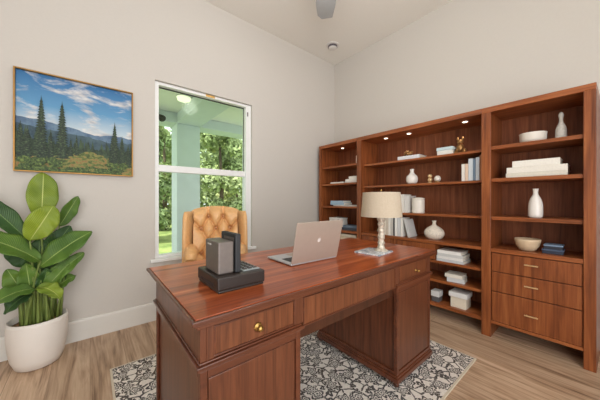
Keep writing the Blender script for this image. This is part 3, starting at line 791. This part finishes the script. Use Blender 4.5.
downlight(bl, 2.785, 2.40, 1.905, 1.6)
# --- middle unit
ZM1, ZM2, ZM3 = 1.606, 1.336, 1.018
bm_ = bookcase('wide middle unit of the wooden bookcase wall, with three spotlights', 0, 0, 1.36)
panel(bm_, 'side_panel', (XF, XBK, 1.948, 2.0135, 0, 1.905), V, bevel=.003)
panel(bm_, 'back_panel', (2.985, XBK, .6835, 1.948, .10, 1.905), BK)
panel(bm_, 'top_panel', (XF, XBK, .6835, 2.0135, 1.905, TOP), Hh, bevel=.003)
for z in (ZM1, ZM2, ZM3): panel(bm_, 'shelf', (XF+.06, 2.985, .6835, 1.948, z-.022, z), Hh, bevel=.002)
panel(bm_, 'counter', (XF+.008, 2.985, .6835, 1.948, ZC_-.028, ZC_), Hh, bevel=.003)
panel(bm_, 'divider', (XF+.034, 2.985, 1.075, 1.095, .564, ZC_-.028), V, bevel=.002)
for a, b in ((1.072, 1.512), (1.518, 1.944)): panel(bm_, 'drawer', (XF+.014, XF+.033, a, b, .574, ZC_-.034), V, bevel=.003)
panel(bm_, 'shelf', (XF+.02, 2.985, .6835, 1.948, .540, .564), Hh, bevel=.002)
panel(bm_, 'shelf', (XF+.02, 2.985, .6835, 1.948, .352, .376), Hh, bevel=.002)
panel(bm_, 'bottom_panel', (XF+.012, 2.985, .6835, 1.948, .115, .145), Hh, bevel=.002)
for y in (1.685, 1.40, .85): downlight(bm_, 2.745, y, 1.905, 1.6)
# --- right unit
ZR1, ZR2, ZR3 = 1.616, 1.342, 1.020
br_ = bookcase('right unit of the wooden bookcase wall, with three drawers below', 0, 0, .36)
panel(br_, 'side_panel', (XF, XBK, .617, .683, 0, 1.905), V, bevel=.003)
MB().prism([(XF, .036), (XBK, .022), (XBK, .094), (XF, .094)], 2, 0, 1.905).build('side_panel', V, br_, world=True, bevel=.003)
panel(br_, 'back_panel', (2.985, XBK, .094, .617, .10, 1.905), BK)
MB().prism([(XF, .036), (XBK, .022), (XBK, .683), (XF, .683)], 2, 1.905, TOP).build('top_panel', Hh, br_, world=True, bevel=.003)
for z in (ZR1, ZR2, ZR3): panel(br_, 'shelf', (XF+.02, 2.985, .094, .617, z-.029, z), Hh, bevel=.002)
panel(br_, 'counter', (XF+.004, 2.985, .094, .617, .720, ZC_-.002), Hh, bevel=.003)
for z0, z1, hz in ((.562, .714, .655), (.396, .556, .488), (.144, .390, .263)):
    d_ = panel(br_, 'drawer', (XF+.012, XF+.032, .098, .613, z0, z1), V, bevel=.003)
    h_ = MB().box(XF-.010, XF-.003, .322, .402, hz-.0045, hz+.0045).box(XF-.004, XF+.012, .332, .340, hz-.003, hz+.003).box(XF-.004, XF+.012, .384, .392, hz-.003, hz+.003)
    h_.build('handle', M['pale_brass'], d_, world=True, bevel=.0015)
panel(br_, 'inner_carcass', (XF+.034, 2.985, .094, .617, .144, .712), BK)
panel(br_, 'bottom_rail', (XF+.008, 2.985, .094, .617, .118, .142), Hh, bevel=.002)

# ------------------------------------------------------------------ books, boxes, ceramics on the shelves
def cmat(rgb):
    key = 'cloth_%d_%d_%d' % rgb
    if key not in M: M[key] = plain(key, rgb, .6, var=.04, scale=90)
    return M[key]
def book(label, x, y, z, w, l, t, rgb, flat=True, lean=0, group=None, rz=0):
    """x: spine plane, y: centre, z: base.  flat: l along y, t up; upright: l up, t along y"""
    b = thing('book', label, 'book', (x, y, z), rz, group)
    if lean: b.rotation_euler = (lean, 0, rz)
    c = .0028; cov = MB(); pg = MB()
    if flat:
        cov.box(0, w, -l/2, l/2, 0, c).box(0, w, -l/2, l/2, t-c, t).box(0, c, -l/2, l/2, c, t-c)
        pg.box(c, w-.004, -l/2+.004, l/2-.004, c, t-c)
    else:
        cov.box(0, w, -t/2, -t/2+c, 0, l).box(0, w, t/2-c, t/2, 0, l).box(0, c, -t/2+c, t/2-c, 0, l)
        pg.box(c, w-.004, -t/2+c, t/2-c, .003, l-.004)
    cov.build('cover', cmat(rgb), b, bevel=.001); pg.build('pages', M['paper'], b)
    return b
def vase(name, label, cat, x, y, z, prof, m, seg=32, wob=None, sx=1, sy=1, part='body'):
    t = thing(name, label, cat, (x, y, z)); MB().lathe(prof, seg=seg, wob=wob, sx=sx, sy=sy).build(part, m, t, smooth=True); return t
def smooth_prof(pts, n=5):
    out = []
    for i in range(len(pts)-1):
        p0 = pts[max(0, i-1)]; p1 = pts[i]; p2 = pts[i+1]; p3 = pts[min(len(pts)-1, i+2)]
        for k in range(n):
            t = k/n
            out.append(tuple(.5*((2*p1[q])+(-p0[q]+p2[q])*t+(2*p0[q]-5*p1[q]+4*p2[q]-p3[q])*t*t+(-p0[q]+3*p1[q]-3*p2[q]+p3[q])*t**3) for q in (0, 1)))
    out.append(pts[-1]); return [(max(a, .0008), b) for a, b in out]
def lidded(name, label, cat, x, y, z, w, l, h, lid_h, rgb, rgb2, rz=0, over=.004):
    t = thing(name, label, cat, (x, y, z), rz)
    MB().box(-w/2, w/2, -l/2, l/2, 0, h-lid_h).build('box_body', cmat(rgb), t, bevel=.003)
    MB().box(-w/2-over, w/2+over, -l/2-over, l/2+over, h-lid_h, h).build('lid', cmat(rgb2), t, bevel=.004)
    return t
X0 = 2.665
W1, W2, CR, BL, DB = (226, 222, 214), (214, 210, 204), (220, 206, 182), (150, 174, 196), (62, 68, 80)
# left unit
vase('candle', 'short pinkish white candle on the top shelf of the narrow bookcase unit', 'candle', 2.70, 2.062, Z1_, [(.026, 0), (.028, .003), (.028, .105), (.024, .11), (.02, .102), (.001, .10)], cmat((230, 214, 204)), part='wax')
book('long thin white book lying alone at the left on the narrow unit\'s second shelf', X0, 2.405, Z2_, .18, .24, .022, W1)
book('bottom white book of the small three-book pile on the narrow unit\'s second shelf', X0, 2.145, Z2_, .18, .225, .026, W2)
book('middle white book of the small three-book pile on the narrow unit\'s second shelf', X0+.005, 2.150, Z2_+.026, .17, .205, .024, W1)
book('short top white book of the small three-book pile on the narrow unit\'s second shelf', X0+.01, 2.125, Z2_+.05, .15, .145, .036, (232, 226, 216))
book('grey flat book under the pale blue books in the narrow bookcase unit', X0-.012, 2.25, Z3_, .21, .42, .018, (196, 194, 186))
book('lower pale blue book above the grey one in the narrow bookcase unit', X0, 2.40, Z3_+.018, .18, .25, .030, (156, 182, 200))
book('upper pale blue book on top of the pile in the narrow bookcase unit', X0+.006, 2.41, Z3_+.048, .17, .235, .028, (172, 194, 210))
lidded('box', 'white box standing on the narrow unit\'s counter, partly behind the laptop lid', 'box', 2.75, 2.45, ZC_, .16, .20, .155, .02, W1, (232, 228, 222))
book('dark blue book lying on the narrow unit\'s counter', X0, 2.17, ZC_, .18, .28, .034, DB)
book('slate blue book on top of the dark blue one on the narrow unit\'s counter', X0+.006, 2.17, ZC_+.034, .17, .25, .028, (104, 120, 136))
lidded('box', 'cream box in the niche below the narrow unit\'s counter', 'box', 2.74, 2.20, .575, .16, .27, .125, .03, CR, (236, 226, 206))
# middle unit, top shelf
XM = 2.70
book('thick white book with a gold ornament lying on it, middle unit top shelf', XM, 1.385, ZM1, .17, .25, .044, (222, 224, 228))
g = thing('ornament', 'small gold knotted ornament lying on the thick white book', 'ornament', (2.765, 1.41, ZM1+.044))
kn = []
for q in range(49):
    a = 2*PI*q/48; r = .028+.012*math.cos(3*a); kn.append((r*math.cos(2*a)*1.2, r*math.sin(2*a), .032+.018*math.sin(3*a)))
MB().tube(kn, .0125, 8).build('knot', M['gold'], g, smooth=True)
lidded('box', 'small white and pale blue lidded box beside the gold animal figurine', 'box', 2.755, 1.015, ZM1, .11, .14, .078, .03, (222, 222, 216), (196, 214, 218))
dg = thing('animal_figurine', 'small golden brown animal figurine with raised ears on the middle unit top shelf', 'figurine', (2.755, .893, ZM1), math.radians(12))
sk = MB()
sk.ball((0, 0, .055), .035, 18, 12, (1.0, .95, 1.35)).ball((-.012, 0, .112), .026, 16, 10, (1.0, 1, 1)).ball((-.036, 0, .106), .012, 12, 8)
for q in (-1, 1):
    sk.tube([(-.002, q*.015, .125), (.0, q*.022, .145), (.0, q*.024, .160)], [.012, .011, .005], 8)
    sk.tube([(-.02, q*.018, .07), (-.034, q*.02, .03), (-.036, q*.02, .0)], [.013, .011, .011], 8)
    sk.tube([(.01, q*.03, .04), (-.012, q*.036, .014), (-.03, q*.036, .008)], [.018, .014, .008], 8)
sk.tube([(.03, 0, .02), (.05, .01, .05), (.046, .016, .09)], [.009, .008, .005], 8)
sk.build('figure_body', M['gold'], dg, smooth=True)
# middle unit, second shelf
vase('vase', 'round white vase with a narrow neck on the middle unit second shelf', 'vase', 2.75, 1.368, ZM2, smooth_prof([(.036, 0), (.054, .018), (.061, .052), (.054, .086), (.030, .112), (.020, .132), (.021, .155), (.025, .166), (.018, .160), (.001, .145)]), M['white_glaze'])
f_ = thing('ball_figurine', 'small gold two-ball figurine next to the white sphere ornament', 'figurine', (2.74, 1.170, ZM2))
MB().lathe([(.019, 0), (.022, .006), (.014, .012)], seg=20).ball((0, 0, .034), .023, 16, 10).ball((0, 0, .074), .021, 16, 10).build('figure_body', M['pale_brass'], f_, smooth=True)
f_ = thing('sphere_ornament', 'small white sphere with a gold base beside the two-ball figurine', 'ornament', (2.75, 1.100, ZM2))
MB().ball((0, 0, .044), .032, 18, 12).build('sphere', M['white_cer'], f_, smooth=True)
MB().lathe([(.022, 0), (.025, .008), (.020, .018)], seg=20).build('foot_ring', M['gold'], f_, smooth=True)
ub = [(.848, .026, .160, W1, 'leftmost, shortest white book of the upright row beside the right bookcase unit'),
      (.820, .024, .160, (222, 196, 174), 'pinkish beige upright book second from the left in the upper row'),
      (.788, .036, .205, (204, 212, 218), 'wide pale grey upright book in the middle of the upper row'),
      (.759, .018, .200, (112, 134, 156), 'thin blue upright book right of the wide pale grey one'),
      (.734, .028, .210, (206, 214, 224), 'pale bluish white upright book next to the brown one'),
      (.704, .028, .228, (150, 98, 64), 'brown upright book at the right end of the upper row, against the side panel')]
for y, t_, h_, c_, lb in ub: book(lb, XM-.01, y, ZM2, .16, h_, t_, c_, False, group='upright books on the middle unit second shelf')
# middle unit, third shelf
book('tall white upright book right of the lamp shade, middle unit third shelf', XM-.01, 1.455, ZM3, .17, .205, .050, W1, False)
book('second white upright book beside the white canister, middle unit third shelf', XM, 1.404, ZM3, .17, .19, .048, (214, 212, 208), False)
cn = thing('canister', 'white stoneware canister right of the upright white books', 'canister', (2.752, 1.300, ZM3))
MB().lathe([(.060, 0), (.064, .006), (.064, .145), (.060, .15)], seg=32).build('body', M['white_cer'], cn, smooth=False)
MB().lathe([(.066, .15), (.066, .162), (.03, .170), (.001, .172)], seg=32).build('lid', M['white_cer'], cn, smooth=False)
# middle unit, counter
row = [(1.650, .030, .205, (232, 222, 206), 'leftmost cream upright book of the row behind the lamp column'),
       (1.617, .028, .196, (206, 194, 178), 'second, beige upright book from the left in the row behind the lamp'),
       (1.586, .028, .208, (230, 226, 218), 'third upright book from the left in the row behind the lamp, plain white'),
       (1.555, .028, .200, (196, 192, 186), 'pale grey upright book just left of the black spined one'),
       (1.531, .014, .208, (54, 56, 60), 'thin black spined upright book in the row behind the lamp'),
       (1.504, .032, .206, (232, 230, 226), 'white upright book just right of the black spined one'),
       (1.469, .032, .204, (206, 208, 210), 'thick pale grey upright book near the right end of the row behind the lamp'),
       (1.438, .022, .208, (236, 232, 224), 'off-white upright book supporting the leaning one')]
for y, t_, h_, c_, lb in row: book(lb, X0-.01, y, ZC_, .16, h_, t_, c_, False, group='upright books on the middle unit counter')
book('grey book leaning at the right end of the row behind the lamp', X0-.01, 1.352, ZC_-.0005, .16, .200, .026, (198, 198, 196), False, lean=-.26, group='upright books on the middle unit counter')
vase('gourd_vase', 'squat round cream speckled vase on the middle unit counter', 'vase', 2.745, 1.130, ZC_, smooth_prof([(.045, 0), (.074, .018), (.094, .058), (.085, .096), (.053, .125), (.022, .146), (.016, .170), (.021, .192), (.012, .186), (.001, .165)]), M['stone'], wob=lambda a, z: 1+.012*math.cos(14*a))
# open niches below the counter
zz = .564
for t_, l_, w_, c_, lb, dx, dy in ((.025, .235, .20, (198, 200, 202), 'bottom grey-white book of the four-book pile beside the desk corner', 0, 0),
                           (.026, .228, .20, (228, 226, 222), 'second book from the bottom, white, of the four-book pile beside the desk corner', .004, .006),
                           (.026, .225, .195, (204, 204, 202), 'third book from the bottom, pale grey, of the four-book pile beside the desk corner', .002, .0),
                           (.030, .210, .19, (236, 233, 228), 'top white book of the four-book pile beside the desk corner', .006, .008)):
    book(lb, XF+.03+dx, .945+dy, zz, w_, l_, t_, c_, True, group='white books piled in the open niche'); zz += t_
zz = .376
book('lower white book of the pair in the middle open niche', XF+.06, .905, zz, .14, .145, .042, (206, 208, 208), rz=.12)
book('upper cream book of the pair in the middle open niche', XF+.055, .920, zz+.042, .145, .15, .032, (230, 224, 210), rz=.05)
lidded('storage_box', 'white lidded storage box in the lowest open niche', 'box', 2.722, .880, .145, .13, .13, .145, .045, (226, 216, 196), (228, 227, 224), over=.012)
lidded('box', 'small grey and white box at the desk corner in the lowest open niche', 'box', 2.70, 1.085, .145, .09, .07, .105, .055, (88, 86, 88), (214, 214, 212))
# right unit
vase('bowl', 'white stoneware bowl on the top shelf of the right bookcase unit', 'bowl', 2.76, .373, ZR1, [(.060, 0), (.072, .003), (.082, .03), (.084, .074), (.086, .082), (.081, .082), (.078, .05), (.06, .016), (.001, .012)], M['white_cer'], seg=40, wob=lambda a, z: 1+.012*math.cos(20*a))
vase('bottle_vase', 'slim ribbed pale grey bottle vase on the right unit top shelf', 'vase', 2.76, .213, ZR1, smooth_prof([(.028, 0), (.031, .01), (.031, .07), (.026, .10), (.015, .128), (.011, .148), (.012, .17), (.015, .19), (.011, .205), (.005, .212), (.001, .212)]), M['greystone'], wob=lambda a, z: 1+.025*math.cos(12*a))
zz = ZR2
for t_, l_, c_, lb, dy in ((.038, .355, (216, 212, 198), 'bottom long white book of the three-book stack in the right unit', .0),
                           (.046, .350, (228, 224, 214), 'middle long white book of the three-book stack in the right unit', -.003),
                           (.050, .275, (234, 230, 221), 'top shorter white book of the three-book stack in the right unit', -.002)):
    book(lb, XF+.06, .350+dy, zz, .22, l_, t_, c_, True, group='white books stacked in the right unit'); zz += t_
vase('vase', 'tall smooth white vase alone on the right unit third shelf', 'vase', 2.74, .354, ZR3, smooth_prof([(.036, 0), (.043, .010), (.045, .06), (.043, .11), (.033, .15), (.019, .180), (.016, .200), (.018, .224), (.021, .230), (.015, .222), (.001, .205)]), M['white_glaze'])
vase('wooden_bowl', 'pale beige wooden bowl on the right unit counter', 'bowl', 2.735, .402, ZC_-.002, [(.040, 0), (.052, .006), (.072, .04), (.081, .080), (.082, .094), (.077, .094), (.069, .05), (.047, .016), (.001, .012)], M['bowl_wood'], seg=40)
lidded('box', 'lower dark navy flat box beside the wooden bowl', 'box', 2.745, .252, ZC_-.002, .13, .112, .034, .012, (48, 54, 70), (76, 92, 116))
lidded('box', 'upper navy flat box with a pale lid edge beside the wooden bowl', 'box', 2.745, .250, ZC_+.032, .12, .098, .034, .012, (44, 48, 60), (122, 142, 166))

# ------------------------------------------------------------------ light
wd = bpy.data.worlds.new('sky'); sc.world = wd; wd.use_nodes = True
wb = wd.node_tree.nodes['Background']; wb.inputs[0].default_value = (.93, .96, 1.0, 1); wb.inputs[1].default_value = 2.0
def lamp(name, typ, loc, energy, color, rot=(0, 0, 0), **k):
    L = bpy.data.lights.new(name, typ); L.energy = energy; L.color = color
    for a, b in k.items(): setattr(L, a, b)
    o = bpy.data.objects.new(name, L); C.objects.link(o); o.location = loc; o.rotation_euler = rot; return o
sun = lamp('sun', 'SUN', (-4, 6, 8), 6.2, (1, .95, .85), angle=math.radians(1.5))
sun.rotation_euler = Vector((.42, .14, -.88)).to_track_quat('-Z', 'Y').to_euler()
fanlamp = lamp('fan_lamp', 'POINT', (0, 0, -.22), 16, (1, .97, .93), shadow_soft_size=.12); fanlamp.parent = fan
rear_fill = lamp('rear_fill_light', 'AREA', (-.1, -1.6, 1.75), 70, (1, .985, .96), shape='RECTANGLE', size=2.7, size_y=2.6)  # added fill lamp behind the camera, tilted up to brighten room and ceiling
rear_fill.rotation_euler = Vector((.35, 1, .42)).to_track_quat('-Z', 'Y').to_euler()

# ------------------------------------------------------------------ camera
cd = bpy.data.cameras.new('camera'); cd.sensor_width = 36; cd.lens = 253/600*36; cd.clip_start = .02
co_ = bpy.data.objects.new('camera', cd); C.objects.link(co_); co_.location = (0, 0, 1.16)
co_.rotation_euler = (PI/2, 0, -math.atan2(.6385, .7695)); sc.camera = co_
sc.view_settings.view_transform = 'Standard'; sc.view_settings.look = 'None'
sc.view_settings.exposure = 0; sc.view_settings.gamma = 1; sc.view_settings.use_curve_mapping = False
